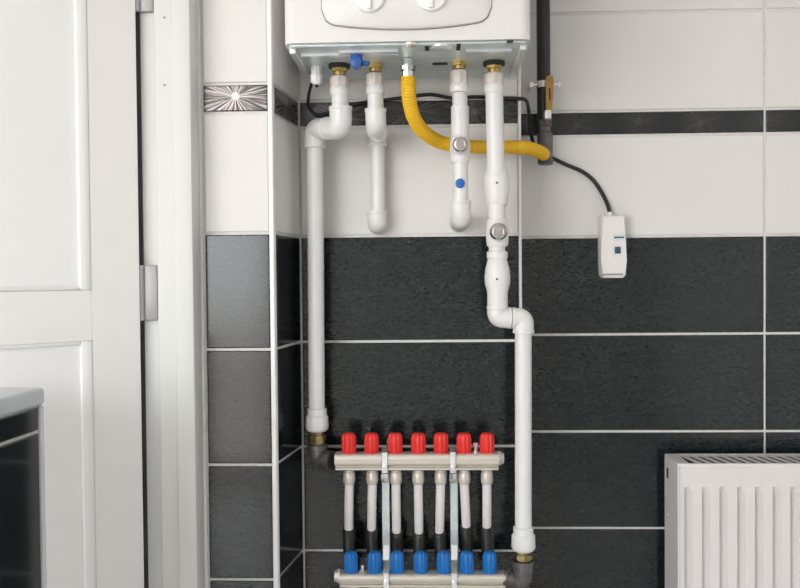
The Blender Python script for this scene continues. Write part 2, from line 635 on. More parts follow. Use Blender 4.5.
door_panel(z_up, zt)
door_panel(zb, z_lo)
for py0, py1 in ((265, 321), (-47, 9)):
    za, zb_ = at(150, py1, YF).z, at(150, py0, YF).z
    hb = B()
    box(hb, xc[0] - 0.003, xb[0] - 0.001, YF + 0.013, YF + 0.026, za, zb_, 0.003, 2)
    lathe(hb, (xc[0] - 0.004, YF + 0.012, za), (0, 0, 1), [(0, 0.004), (0.001, 0.0055), (zb_ - za - 0.001, 0.0055), (zb_ - za, 0.004)], 14)
    add('hinge', hb, 'hinge_metal', fr)

# ------------------------------------------------------------------ low tiled wall beside the door
yl = -0.43
pl_c = at(43.0, 387, yl)
ang_l = math.radians(4)
ul = Vector((-math.sin(ang_l), -math.cos(ang_l), 0))     # from the far end towards the room
nl = Vector((math.cos(ang_l), -math.sin(ang_l), 0))      # face turned to the boiler side
wl_ = link('wall_low', None, None)
wl_['kind'] = 'structure'
wl_.location = (pl_c.x, yl, 0)
# local x runs towards the far end, local -y is the tiled face
wl_.rotation_euler = (0, 0, math.atan2(-ul.y, -ul.x))
BASE[wl_.name] = Vector((0, 0, 0))
LL, LT = 0.62, 0.10
zs1 = pl_c.z
zs0 = at(40, 404.5, yl).z
zg = at(38, 430, yl).z
add('core', box(B(), -LL, -0.008, 0.004, LT - 0.004, 0, zs0 - 0.0005), 'grout', wl_, local=True)
add('capping', box(B(), -LL, -0.0005, -0.004, LT + 0.002, zs0, zs1, 0.006, 3), 'slab', wl_, local=True)
add('edge_trim', box(B(), -0.011, -0.0005, -0.002, 0.010, 0, zs0 - 0.0005, 0.003, 2), 'lilac_trim', wl_, local=True)
zz = [zs0, zg]
while zz[-1] > 0.001:
    zz.append(max(zz[-1] - 0.28, 0))
for z1_, z0_ in zip(zz, zz[1:]):
    for x0, x1 in ((-LL, -0.512), (-0.512, -0.0115)):
        tile(wl_, Vector((x0, 0, 0)), UX, x1 - x0, z0_, z1_, 'dark_tile', 'wall_tile')

# ------------------------------------------------------------------ boiler
YB0, YB1 = -0.27, -0.012
zb_f = at(407, 41, YB0).z
xb0, xb1 = at(283.5, 38, YB0).x, at(531.5, 38, YB0).x
xbc = (xb0 + xb1) / 2
ztop = zb_f + 0.72
boiler = thing('boiler', 'white wall-hung gas boiler above the pipes', 'boiler', (xbc, YB1, zb_f))
cv = B()
nb = 8
rr = 0.018
poly = [(xb0, YB1), (xb1, YB1)]
for i in range(nb + 1):
    a = i / nb * PI / 2
    poly.append((xb1 - rr + rr * math.cos(a), YB0 + rr - rr * math.sin(a)))
for i in range(nb + 1):
    a = PI / 2 + i / nb * PI / 2
    poly.append((xb0 + rr + rr * math.cos(a), YB0 + rr - rr * math.sin(a)))
prism(cv, poly, zb_f, ztop)
body = add('cover', cv, 'boiler_white', boiler)
# control flap: convex, with a bowed lower edge
flx0, flx1 = at(321, 15, YB0 - 0.012).x, at(492, 15, YB0 - 0.012).x
zf_c, zf_e = at(407, 27.5, YB0 - 0.012).z, at(480, 20, YB0 - 0.012).z
zf_t = zf_c + 0.15
fl = B()
NX, NZ = 40, 16
grid = []
hw = (flx1 - flx0) / 2
fcx = (flx0 + flx1) / 2
for j in range(NZ + 1):
    row = []
    for i in range(NX + 1):
        u = -1 + 2 * i / NX
        zlow = zf_c + (zf_e - zf_c) * (u / 0.88) ** 2
        cr = 0.022                                    # rounded lower corner
        dx = hw * (1 - abs(u))
        if dx < cr:
            zlow += cr - math.sqrt(max(cr * cr - (cr - dx) ** 2, 0))
        t = j / NZ
        z = zlow + (zf_t - zlow) * t ** 1.6
        bulge = 0.004 + 0.016 * (1 - abs(u) ** 3.2) * min(1, 0.25 + 2.2 * t)
        edge = min(1, dx / 0.006)
        row.append(fl.verts.new((fcx + u * hw, YB0 - bulge * (0.35 + 0.65 * edge), z)))
    grid.append(row)
for a, b in zip(grid, grid[1:]):
    for i in range(NX):
        fl.faces.new((a[i], a[i + 1], b[i + 1], b[i]))
ge = [ed for ed in fl.edges if ed.is_boundary]
r = bmesh.ops.extrude_edge_only(fl, edges=ge)
for v in r['geom']:
    if isinstance(v, bmesh.types.BMVert):
        v.co.y = YB0 + 0.001
flap = add('control_flap', fl, 'boiler_flap_white', boiler)
add('painted_shadow_line', plate(B(), [(fcx + u / 20 * (hw + 0.0012), (zf_c + (zf_e - zf_c) * (u / 17.6) ** 2 - 0.0014) + (0.022 - math.sqrt(max(0.022 ** 2 - max(0.022 - hw * (1 - abs(u) / 20), 0) ** 2, 0)))) for u in range(-20, 21)]
                        + [(flx1 + 0.0012, zf_t), (flx0 - 0.0012, zf_t)], YB0 + 0.002, YB0 - 0.0008), 'shadow_line_grey', boiler)  # thin grey plate: the flap's shadow line put into colour
yd = YB0 - 0.019
for px, py, rpx in ((369, -5, 16), (431, -6, 16)):
    p = at(px, py, yd - 0.01)
    r_ = rpx * dep(yd - 0.01)
    dl = add('dial', lathe(B(), (p.x, yd + 0.006, p.z), (0, -1, 0), [(0, r_ * 1.02), (0.010, r_), (0.0135, r_ * 0.93), (0.0145, r_ * 0.8), (0.0145, r_ * 0.3)], 36), 'dial_white', flap)
    gb = B()
    box(gb, p.x - 0.0035, p.x + 0.0035, yd - 0.014, yd - 0.007, p.z - r_ * 0.85, p.z + r_ * 0.85, 0.0015, 2)
    add('grip', gb, 'dial_white', flap)
# underside
ch = B()
zch = zb_f - 0.005
box(ch, xb0 + 0.008, xb1 - 0.008, YB0 + 0.006, YB1 - 0.004, zch, zb_f - 0.0002, 0.0015, 1)
chassis = add('chassis', ch, 'zinc', boiler)
for sgn, xe in ((1, xb0 + 0.006), (-1, xb1 - 0.006)):
    fb = B()
    x0, x1 = sorted((xe, xe + sgn * 0.010))
    box(fb, x0, x1, YB0 + 0.02, YB1 - 0.02, zb_f - 0.012, zb_f - 0.0002, 0.001, 1)
    add('side_flange', fb, 'bright_zinc', boiler)
for px0, px1, py0, py1 in ((300, 398, 47.2, 48.8), (466, 512, 44.5, 49.5), (338, 398, 42.5, 43.8)):
    # folded stiffening ribs of the chassis
    y_ = YB0 + 0.03 + (py0 - 42) * 0.004
    lp = B()
    p0, p1 = at(px0, (py0 + py1) / 2, y_), at(px1, (py0 + py1) / 2, y_)
    box(lp, p0.x, p1.x, y_, y_ + 0.012, zch - 0.004, zch + 0.004, 0.001, 1)
    add('stiffener', lp, 'bright_zinc', boiler)


def under(px, py):
    """point of the boiler's underside seen at a pixel"""
    d = right * ((px - 400) / F) + fwd - up * ((py - 294) / F)
    return CAM + d * ((zch - CAM.z) / d.z)


for px, py, hx, hy in ((427, 48, 2, 4), (458.5, 47, 2, 5), (440, 63.5, 7.5, 2), (510, 41.5, 3, 1.5)):
    p = under(px, py)
    k = dep(p.y)
    add('slot', box(B(), p.x - hx * k, p.x + hx * k, p.y - hy * k * 2.2, p.y + hy * k * 2.2, zch - 0.0012, zch + 0.001), 'dark_void', boiler)
p = under(441, 47)
k = dep(p.y)
add('cover_plate', lathe(B(), (p.x, p.y, zch + 0.001), (0, 0, -1), [(0, 11 * k), (0.003, 11 * k), (0.004, 9 * k)], 26), 'bright_zinc', boiler)
p = under(411, 43.5)
add('bolt', lathe(B(), (p.x, p.y, zch + 0.001), (0, 0, -1), [(0, 0.009), (0.004, 0.009), (0.0045, 0.005)], 6), 'steel', boiler)

YC = -0.140                                             # plane of the boiler connections


def connect_x(px, py=66):
    return at(px, py, YC).x


gx = at(316.5, 60, -0.13)
gland = B()
lathe(gland, (gx.x, gx.y, zch + 0.002), (0, 0, -1), [(0, 0.0095), (0.016, 0.0095), (0.017, 0.011), (0.030, 0.0105), (0.034, 0.006)], 20, ribs=10, rib=-0.06)
add('cable_gland', gland, 'trim_plastic', boiler)
fx = at(356.5, 60, -0.222)
ft = B()
zl0 = at(356.5, 67, -0.222).z
lathe(ft, (fx.x, fx.y, zch + 0.002), (0, 0, -1), [(0, 0.0095), (zch - zl0, 0.0095)], 18)
lathe(ft, (fx.x, fx.y, zl0 + 0.006), (0, -1, 0), [(-0.008, 0.0095), (0.010, 0.0105), (0.013, 0.0095), (0.014, 0.004)], 18, ribs=9, rib=-0.08)
box(ft, fx.x + 0.006, fx.x + 0.022, fx.y - 0.004, fx.y + 0.004, zl0 + 0.002, zl0 + 0.010, 0.002, 1)
add('filling_tap', ft, 'blue_plastic', boiler)


def connector(px, py0, py1, gasket=False, rn=0.0128, brass='brass', Y=None):
    """brass stub below the boiler; a part of the boiler"""
    Y = YC if Y is None else Y
    p0, p1 = at(px, py0, Y), at(px, py1, Y)
    c = B()
    lathe(c, (p1.x, Y, p1.z), (0, 0, 1), [(0, rn * 0.85), (p0.z - p1.z, rn * 0.85), (zch - p1.z + 0.001, rn * 0.8)], 20)
    lathe(c, (p1.x, Y, p1.z + (p0.z - p1.z) * 0.35), (0, 0, 1), [(0, rn), (0.001, rn * 1.12), (0.010, rn * 1.12), (0.011, rn)], 6)
    o = add('stub', c, brass, boiler)
    if gasket:
        gk = B()
        lathe(gk, (p1.x, Y, zch), (0, 0, -1), [(0, 0.0185), (0.001, 0.0190), (0.006, 0.0190), (0.007, 0.0175)], 26)
        add('gasket', gk, 'black_rubber', o)
    return p1


# ------------------------------------------------------------------ white plastic pipes
RP = 0.0150
RS = 0.0196


def nut(parent, px, py0, py1, Y, r=0.0168):
    p0, p1 = at(px, py0, Y), at(px, py1, Y)
    h = p0.z - p1.z
    bm = B()
    lathe(bm, (p1.x, Y, p1.z), (0, 0, 1), [(0, r * 0.88), (h * 0.12, r * 0.97), (h * 0.75, r), (h * 0.92, r * 0.93), (h, r * 0.75)], 8)
    add('union_nut', bm, 'nut_plastic', parent)
    cl = B()
    lathe(cl, (p1.x, Y, p1.z), (0, 0, -1), [(-0.003, r * 0.9), (0.002, r * 1.02), (0.010, RP * 1.12), (0.013, RP)], 24)
    add('collar', cl, 'pipe_white', parent)


def pipe(parent, pts, r=RP, fr_=0.0, name='pipe', m='pipe_white', n=24):
    return add(name, sweep(B(), fillet(pts, fr_) if fr_ else pts, r, n), m, parent)


def socket_elbow(parent, a, b, c, r=RS):
    """plastic elbow: legs a-b and b-c, rounded at b, with a rim at both mouths"""
    path = fillet([a, b, c], RP * 1.5, 8)
    bm = sweep(B(), path, r, 28)
    a, b, c = Vector(a), Vector(b), Vector(c)
    for p, q in ((a, b), (c, b)):
        d = (q - p).normalized()
        lathe(bm, p, d, [(-0.0004, r * 0.93), (0, r * 1.05), (0.005, r * 1.05), (0.006, r * 0.98)], 28)
    return add('elbow', bm, 'pipe_white', parent)


def sleeve(parent, px0, py0, px1, py1, Y, r=RS, name='socket'):
    p0, p1 = at(px0, py0, Y), at(px1, py1, Y)
    d = (p1 - p0)
    L = d.length
    return add(name, lathe(B(), p0, d, [(0, r * 0.9), (0.0015, r), (L - 0.0015, r), (L, r * 0.9)], 28), 'pipe_white', parent)


def end_adapter(parent, px, py0, py1, pyb, Y, iron_pts):
    """plastic-to-metal adapter, brass ring and dark iron elbow at the foot of a pipe"""
    p0, p1, pb = at(px, py0, Y), at(px, py1, Y), at(px, pyb, Y)
    h = p0.z - p1.z
    bm = B()
    lathe(bm, (p0.x, Y, p0.z), (0, 0, -1), [(0, RP * 1.02), (0.001, 0.0178), (h * 0.30, 0.0178), (h * 0.36, 0.0205), (h * 0.85, 0.0212), (h * 0.93, 0.0195), (h, 0.0165)], 30)
    add('adapter', bm, 'pipe_white', parent)
    br = B()
    hb = p1.z - pb.z
    lathe(br, (p1.x, Y, p1.z + 0.001), (0, 0, -1), [(0, 0.0135), (hb * 0.3, 0.0135), (hb * 0.32, 0.0170), (hb * 0.8, 0.0170), (hb * 0.82, 0.0138), (hb + 0.001, 0.0138)], 8)
    add('brass_nut', br, 'dull_brass', parent)
    path = fillet(iron_pts, 0.016, 8)
    ib = sweep(B(), path, 0.0172, 24)
    a, b = Vector(iron_pts[0]), Vector(iron_pts[1])
    lathe(ib, a, b - a, [(0, 0.0165), (0.001, 0.0195), (0.008, 0.0195), (0.009, 0.0172)], 24)
    c = Vector(iron_pts[-1])
    lathe(ib, c, b - c, [(0, 0.0155), (0.001, 0.0192), (0.009, 0.0192), (0.010, 0.0172)], 8)
    add('iron_elbow', ib, 'iron_black', parent)


YM = -0.075                                             # upper manifold plane
YL = -0.105                                             # lower manifold plane

# --- pipe A: boiler -> jog -> upper manifold
YA = YC
YA2 = -0.060
c = connector(339.5, 66, 75.5, gasket=True)
pa = thing('water_pipe', 'white plastic pipe jogging sideways below the boiler then dropping to the red-capped header', 'pipe', (at(316, 300, YA).x, YA, at(316, 470, YA).z))
nut(pa, 339.5, 76, 88, YA)
A = lambda x, y: at(x, y, YA)
pipe(pa, [A(339.8, 86), A(340.5, 112)])
A2 = lambda x, y: at(x, y, YA2)
ja, jb2 = A(341, 128), A2(315, 128.8)
socket_elbow(pa, A(340.5, 107), ja, ja.lerp(jb2, 0.52))
pipe(pa, [ja.lerp(jb2, 0.45), ja.lerp(jb2, 0.6)])
socket_elbow(pa, ja.lerp(jb2, 0.53), jb2, A2(315, 148), r=RS * 0.96)
YA = YA2
A = A2
pipe(pa, [A(315, 146), A(316.8, 412)])
pm0 = at(334, 461, YM)
cx_ = A(317.5, 446).x
end_adapter(pa, 317, 408, 431, 445, YA, [(cx_, YA, A(317.5, 444).z), (cx_ + 0.001, YA, pm0.z), (at(335.5, 461, YM).x - 0.006, YM, pm0.z)])

# --- pipe B: short hot tap pipe into the wall
YB2 = -0.032
c = connector(375.5, 62, 72.4)
pb = thing('water_pipe', 'short white plastic pipe without a valve, ending in the white tiles below the boiler', 'pipe', (at(377, 232, YB2).x, 0, at(377, 232, YB2).z))
nut(pb, 375.5, 73, 87, YC, 0.0160)
A = lambda x, y: at(x, y, YC)
pipe(pb, [A(375.3, 84), A(375.6, 113)], RP * 0.92)
b1 = A(376, 125)
W2 = lambda x, y: at(x, y, YB2)
socket_elbow(pb, A(375.6, 109), b1, Vector((b1.x, YC + 0.034, b1.z - 0.002)), r=0.0180)
socket_elbow(pb, Vector((b1.x, YB2 - 0.034, b1.z - 0.002)), Vector((W2(377.5, 128).x, YB2, b1.z - 0.002)), W2(377.5, 146), r=0.0165)
pipe(pb, [Vector((b1.x, YC + 0.03, b1.z - 0.002)), Vector((b1.x, YB2 - 0.03, b1.z - 0.002))], RP * 0.9)
pipe(pb, [W2(377.5, 143), W2(378, 216)], RP * 0.9)
e_ = W2(377.3, 224)
socket_elbow(pb, W2(377.5, 211), e_, Vector((e_.x, -0.003, e_.z)), r=0.0185)

# --- pipe D: cold pipe with stop valve and blue dot
YD = -0.122
c = connector(459.5, 61, 69.4)
pd = thing('water_pipe', 'white plastic pipe with a chrome valve cap and a small blue dot', 'pipe', (at(460, 232, YD).x, 0, at(460, 232, YD).z))
nut(pd, 459.5, 70, 85, YC, 0.0160)
A = lambda x, y: at(x, y, YD)
pipe(pd, [at(459.7, 82, YC), A(460, 110)], RP * 0.88)
sleeve(pd, 460, 106, 460, 137, YD, r=0.0158)
pipe(pd, [A(460, 130), A(460.5, 206)], RP * 0.9)
vb = B()
v0, v1 = A(460, 135), A(460, 163)
hh = v0.z - v1.z
lathe(vb, v0, v1 - v0, [(0, 0.0150), (hh * 0.12, 0.0165), (hh * 0.5, 0.0182), (hh * 0.88, 0.0165), (hh, 0.0150)], 26)
lathe(vb, A(459.8, 147.2), (0, -1, 0), [(0, 0.0160), (0.022, 0.0160), (0.024, 0.0145)], 26)
add('valve_body', vb, 'pipe_white', pd)
p = A(459.8, 147.2)


def valve_cap(parent, p, r):
    add('valve_cap', lathe(B(), p + Vector((0, -0.0235, 0)), (0, -1, 0), [(0, r * 0.98), (0.004, r), (0.011, r * 0.95), (0.014, r * 0.82), (0.0145, r * 0.55), (0.0115, r * 0.5), (0.0115, r * 0.1)], 28), 'chrome', parent, label='round chrome valve cap')


valve_cap(pd, p, 0.0135)
p = A(459.8, 184.2)
add('blue_dot', lathe(B(), p + Vector((0, -0.012, 0)), (0, -1, 0), [(0, 0.0082), (0.0045, 0.0082), (0.006, 0.0072), (0.0066, 0.004)], 24), 'blue_dot', pd)
e_ = A(460.8, 219)
socket_elbow(pd, A(460.5, 201), e_, Vector((e_.x, -0.003, e_.z)), r=0.0178)

# --- pipe E: return pipe with union, valve, filter and jog
YE = -0.122
c = connector(494, 62, 73, gasket=True)
pe = thing('water_pipe', 'white plastic pipe with bulging unions and chrome cap, dropping to the blue-capped header', 'pipe', (at(523, 560, YE).x, YE, at(523, 570, YE).z))
nut(pe, 494, 73, 86, YC, 0.0172)
A = lambda x, y: at(x, y, YE)
pipe(pe, [at(494, 83, YC), A(497, 222)], RP * 1.02)


def union(px, py, prof, name='union'):
    """prof: (pixel row, half width in pixels)"""
    k = dep(YE)
    p0 = A(px, prof[0][0])
    bm = B()
    lathe(bm, p0, (0, 0, -1), [((y - prof[0][0]) * k, w * k) for y, w in prof], 30)
    return add(name, bm, 'pipe_white', pe)


un = union(496.8, 0, [(160, 8.6), (163, 9.6), (170, 10.2), (174, 11.6), (180, 12.6), (188, 12.7), (194, 11.6), (199, 10.8), (204, 10.6), (206, 9.0)])
p = A(496, 184)
add('mark', lathe(B(), p + Vector((0, -0.0218, 0)), (0, -1, 0), [(0, 0.0021), (0.0012, 0.0018)], 12), 'iron_black', un)
vb2 = union(497.2, 0, [(219, 8.8), (221, 10.5), (228, 11.2), (240, 11.2), (245, 10.6), (247, 9.0)], 'valve_body')
pv = A(497.2, 232.5)
bm = B()
lathe(bm, pv, (0, -1, 0), [(0, 0.0165), (0.024, 0.0165), (0.0255, 0.0150)], 26)
add('valve_stem', bm, 'pipe_white', vb2)
valve_cap(pe, pv + Vector((0, -0.002, 0)), 0.0152)
pipe(pe, [A(497, 205), A(497, 314)], RP * 0.96)
union(497.2, 0, [(251, 8.8), (252, 10.4), (258, 10.4), (259, 9.4), (262, 10.2), (268, 11.8), (276, 12.8), (283, 12.6), (289, 11.0), (293, 10.2), (311, 10.2), (312, 8.6)])
p = A(496, 279)
add('mark', lathe(B(), p + Vector((0, -0.0222, 0)), (0, -1, 0), [(0, 0.0021), (0.0012, 0.0018)], 12), 'iron_black', pe)
socket_elbow(pe, A(497.4, 306), A(497.4, 317.5), A(511, 318), r=RS * 0.92)
pipe(pe, [A(509, 318), A(514, 318)])
socket_elbow(pe, A(512, 318), A(523.5, 318.5), A(523.5, 333), r=RS * 0.92)
pipe(pe, [A(523.3, 330), A(523.3, 530)], RP * 0.98)
pl0 = at(505.5, 578.5, YL)
cx_ = A(523, 560).x
end_adapter(pe, 523.3, 526.5, 550.5, 561, YE, [(cx_, YE, A(523, 560).z), (cx_, YE, pl0.z), (at(505, 579, YL).x + 0.004, YL, pl0.z)])

# ------------------------------------------------------------------ gas hose, gas pipe with valve
gf = B()
YH = -0.175
gp0, gp1 = at(407.5, 44, YH), at(408, 77, YH)
hg = zch - gp1.z - 0.002
lathe(gf, (gp1.x, YH, gp1.z), (0, 0, 1), [(0, 0.0105), (hg * 0.28, 0.0112), (hg * 0.30, 0.0090), (hg * 0.36, 0.0090), (hg * 0.38, 0.0135), (hg * 0.62, 0.0135), (hg * 0.64, 0.0095), (hg + 0.001, 0.0095)], 8)
hose = thing('gas_hose', 'yellow corrugated gas hose curving behind the white pipes', 'hose', (gp1.x, YC, at(500, 156, -0.05).z))
add('hose_nut', gf, 'steel', hose)
hp = [at(408, 76, YH), at(408.3, 88, YH + 0.004), at(409.5, 101, YH + 0.016), at(414, 118, YH + 0.040), at(424, 132, YH + 0.075), at(440, 142, -0.058), at(460, 146, -0.044), at(482, 147, -0.041), at(503, 147, -0.041), at(518, 147.3, -0.034), at(529.5, 148.5, 0.003), at(538, 151, 0.05), at(544, 154.5, 0.092)]
cen = catmull(hp, 26)
# even resampling so that the corrugations are regular
acc = [0.0]
for a, b in zip(cen, cen[1:]):
    acc.append(acc[-1] + (b - a).length)
step = 0.0011
NS = int(acc[-1] / step)
path, j = [], 0
for i in range(NS + 1):
    s = acc[-1] * i / NS
    while j < len(acc) - 2 and acc[j + 1] < s:
        j += 1
    t = (s - acc[j]) / max(acc[j + 1] - acc[j], 1e-9)
    path.append(cen[j].lerp(cen[j + 1], t))
rads = [0.0122 + 0.00055 * math.cos(2 * PI * i / 4) for i in range(len(path))]
add('hose', sweep(B(), path, rads, 16), 'gas_yellow', hose)

YG = 0.112
gas = thing('gas_pipe', 'black steel gas riser with a brass lever valve in the corner beside the boiler', 'pipe', (at(544, 160, YG).x, YG, at(544, 160, YG).z))
gtop = at(543.5, -260, YG)
gtop.z = HC - 0.001
gx_ = at(543.5, 60, YG).x
add('riser', sweep(B(), [(gx_, YG, at(543, 120, YG).z), (gx_, YG, gtop.z)], 0.0135, 22), 'gas_pipe_black', gas)
vg = B()
g1, g2 = at(545, 117, YG).z, at(545, 148, YG).z
lathe(vg, (gx_ + 0.002, YG, g1), (0, 0, -1), [(0, 0.0125), (0.003, 0.0145), (0.018, 0.0145), (0.020, 0.0120), (0.030, 0.0120), (0.032, 0.0155), (g1 - g2, 0.0155)], 8)
add('valve_body', vg, 'iron_black', gas)
gb_ = at(546, 156, YG)
eb = B()
pth = fillet([(gx_ + 0.002, YG, g2 + 0.004), (gx_ + 0.003, YG, gb_.z), (hp[-1].x, hp[-1].y, hp[-1].z)], 0.01, 6)
sweep(eb, pth, 0.0150, 20)
lathe(eb, (gx_ + 0.003, YG, gb_.z - 0.006), (0, 0, -1), [(0, 0.0155), (0.010, 0.0155), (0.012, 0.012)], 8)
add('iron_elbow', eb, 'iron_black', gas)
hy = YG - 0.026
h0, h1 = at(549.3, 75, hy), at(549, 112, hy)
hb = B()
ol = [(h1.x - 0.0060, h1.z), (h1.x + 0.0060, h1.z), (h0.x + 0.0085, h0.z - 0.012), (h0.x + 0.0065, h0.z - 0.003), (h0.x + 0.001, h0.z), (h0.x - 0.005, h0.z - 0.003), (h0.x - 0.0075, h0.z - 0.012)]
plate(hb, ol, hy - 0.003, hy + 0.003)
hnd = add('lever', hb, 'handle_brass', gas)
sl = B()
box(sl, h0.x - 0.0012, h0.x + 0.0018, hy - 0.0034, hy - 0.0028, h1.z + 0.022, h1.z + 0.046)
add('slot', sl, 'dark_void', hnd)
st_ = B()
s0, s1 = at(548.5, 111, hy), at(548, 119, hy)
box(st_, s1.x - 0.0065, s1.x + 0.0065, hy - 0.004, YG - 0.008, s1.z, s0.z + 0.002, 0.002, 2)
add('lever_hub', st_, 'bright_zinc', gas)
cz = at(543, 85, YG).z
cb_ = B()
lathe(cb_, (gx_, YG, cz - 0.007), (0, 0, 1), [(0, 0.0140), (0.0005, 0.0155), (0.0135, 0.0155), (0.014, 0.0140)], 22)
xl_, xr_ = at(529, 85, YG).x, at(562, 85, YG).x
sweep(cb_, [(xl_, YG - 0.004, cz), (xr_, YG - 0.004, cz)], 0.0028, 10)
for xx in (xl_ + 0.004, xr_ - 0.006):
    lathe(cb_, (xx, YG - 0.004, cz), (1, 0, 0), [(-0.003, 0.006), (0.003, 0.006)], 6)
box(cb_, xl_ + 0.002, xl_ + 0.006, YG, YR, cz - 0.004, cz + 0.004)
add('pipe_clamp', cb_, 'steel', gas)

# ------------------------------------------------------------------ plug-in switch box and the black cable
ysb = YR - 0.036
q0, q1 = at(601, 215.5, ysb), at(627, 278, ysb)
sb = thing('switch_box', 'white surface-mounted switch box with a blue rocker at the end of the black cable', 'switch', ((q0.x + q1.x) / 2, YR, q1.z))
bm = B()
ol = [(q0.x, q0.z), (q1.x - 0.001, q0.z), (q1.x, q1.z + 0.035), (q1.x - 0.001, q1.z + 0.006), (q1.x - 0.007, q1.z), (q0.x + 0.007, q1.z), (q0.x + 0.0015, q1.z + 0.006), (q0.x, q1.z + 0.035)]
plate(bm, ol, ysb, YR - 0.0005)
es = [ed for ed in bm.edges if all(abs(v.co.y - ysb) < 1e-6 for v in ed.verts)]
bmesh.ops.bevel(bm, geom=es, offset=0.005, segments=3, profile=0.5, affect='EDGES')
add('case', bm, 'box_white', sb)
k = dep(ysb)
r0, r1 = at(612, 246, ysb), at(624, 256.5, ysb)
add('bezel', box(B(), r0.x, r1.x, ysb - 0.0012, ysb + 0.002, r1.z, r0.z, 0.0008, 1), 'trim_plastic', sb)
r0, r1 = at(614.5, 246.8, ysb), at(620.5, 253.5, ysb)
add('rocker', box(B(), r0.x, r1.x, ysb - 0.004, ysb + 0.002, r1.z, r0.z, 0.001, 2), 'switch_blue', sb, label='dark blue rocker switch')
r0, r1 = at(613, 234.5, ysb), at(624.5, 240.5, ysb)
add('sticker', box(B(), r0.x, r1.x, ysb - 0.0006, ysb + 0.001, r1.z, r0.z), 'bright_zinc', sb)
r0, r1 = at(614, 236.6, ysb), at(624, 238.2, ysb)
add('sticker_line', box(B(), r0.x, r1.x, ysb - 0.0009, ysb + 0.001, r1.z, r0.z), 'print_blue', sb)
r0, r1 = at(602, 273.6, ysb), at(623, 275.4, ysb)
add('lip', box(B(), r0.x, r1.x, ysb - 0.001, ysb + 0.003, r1.z, r0.z, 0.0005, 1), 'hinge_metal', sb)
xcb = at(609.5, 213, ysb + 0.015)
lp = B()
lathe(lp, (xcb.x, xcb.y, q0.z - 0.002), (0, 0, 1), [(0, 0.006), (0.008, 0.0052), (0.010, 0.004)], 16)
add('cable_gland', lp, 'trim_plastic', sb)

cab = [(gx.x, gx.y, zch - 0.0345), at(315.5, 74, -0.092), at(311.5, 84, -0.07), at(308.6, 96, -0.04), at(309, 108, -0.012), at(318, 115, -0.008), at(335, 111, -0.008), at(355, 104, -0.008), at(385, 100, -0.007), at(405, 97.5, -0.007), at(430, 94.5, -0.007), at(452, 98, -0.007), at(475, 97, -0.007), at(500, 98, -0.007),
       at(514, 98.5, -0.009), at(525.5, 100, 0.002), at(528.5, 110, 0.06), at(530, 125, 0.10), at(533, 142, 0.130), at(541, 155, 0.145), at(552, 158, 0.149), at(567, 165, 0.149), at(582, 171.5, 0.149), at(594, 181, 0.149), at(603, 195, 0.147), at(608.3, 207, 0.140), (xcb.x, xcb.y, q0.z + 0.004)]
cb2 = B()
cpath = catmull(cab, 7)
sweep(cb2, cpath, [0.0028 + 0.0014 * i / len(cpath) for i in range(len(cpath))], 10)
tag(add('power_cable', cb2, 'black_rubber'), 'thin black power cable running along the border strip to the switch box', 'cable')

# ------------------------------------------------------------------ manifolds
TOPX = [349.3, 372.3, 396.0, 418.3, 440.6, 464.3, 486.8]
BOTX = [348.8, 371.6, 396.6, 418.9, 439.4, 466.4, 486.8]
BOTY = [528.5, 529, 531.5, 532, 531.5, 526, 526.5]
REDX = [349, 371.7, 395.3, 418.4, 441, 464, 487]
BLUX = [351, 374.6, 397.2, 420.6, 443.6, 466.7, 489.7]


def bar_profile(hz, hy, n=6):
    pr = []
    rr_ = 0.007
    for cx, cz, a0 in ((hy - rr_, hz - rr_, 0), (-hy + rr_, hz - rr_, 90), (-hy + rr_, -hz + rr_, 180), (hy - rr_, -hz + rr_, 270)):
        for i in range(n + 1):
            a = math.radians(a0 + 90 * i / n)
            pr.append((cx + rr_ * math.cos(a), cz + rr_ * math.sin(a)))
    return pr


def header_bar(x0, x1, Y, z0, z1, end):
    bm = B()
    zc, hz = (z0 + z1) / 2, (z1 - z0) / 2
    zl, zc, hz = z0 + 0.0062, (z0 + 0.0062 + z1) / 2, (z1 - z0 - 0.0062) / 2
    pr = bar_profile(hz, 0.018)
    rings = [[bm.verts.new((x, Y + py, zc + pz)) for py, pz in pr] for x in (x0, x1)]
    n = len(pr)
    for i in range(n):
        bm.faces.new((rings[0][i], rings[0][(i + 1) % n], rings[1][(i + 1) % n], rings[1][i]))
    bm.faces.new(rings[0])
    bm.faces.new(rings[1])
    box(bm, x0 + 0.001, x1 - 0.001, Y - 0.0195, Y + 0.016, z0 - 0.0005, z0 + 0.0038, 0.0012, 1)       # lower lip
    box(bm, x0 + 0.001, x1 - 0.001, Y - 0.011, Y + 0.012, z0 + 0.0030, zl + 0.004)                      # recess above the lip
    box(bm, x0 + 0.001, x1 - 0.001, Y - 0.0190, Y + 0.012, zc - 0.0002, zc + 0.0012, 0.0004, 1)       # drawn line along the profile
    xe, d = (x1, 1) if end > 0 else (x0, -1)
    lathe(bm, (xe, Y, zc), (d, 0, 0), [(-0.001, 0.013), (0.004, 0.013), (0.005, 0.0105), (0.009, 0.0100), (0.010, 0.007)], 8)
    return bm


def cap(parent, x, Y, z0, z1, r, m):
    h = z1 - z0
    c_ = add('valve_cap', lathe(B(), (x, Y, z0), (0, 0, 1), [(0, r * 0.92), (h * 0.06, r * 0.99), (h * 0.70, r), (h * 0.86, r * 0.93), (h * 0.95, r * 0.80), (h, r * 0.60)], 72, ribs=12, rib=-0.085), m, parent)
    return c_


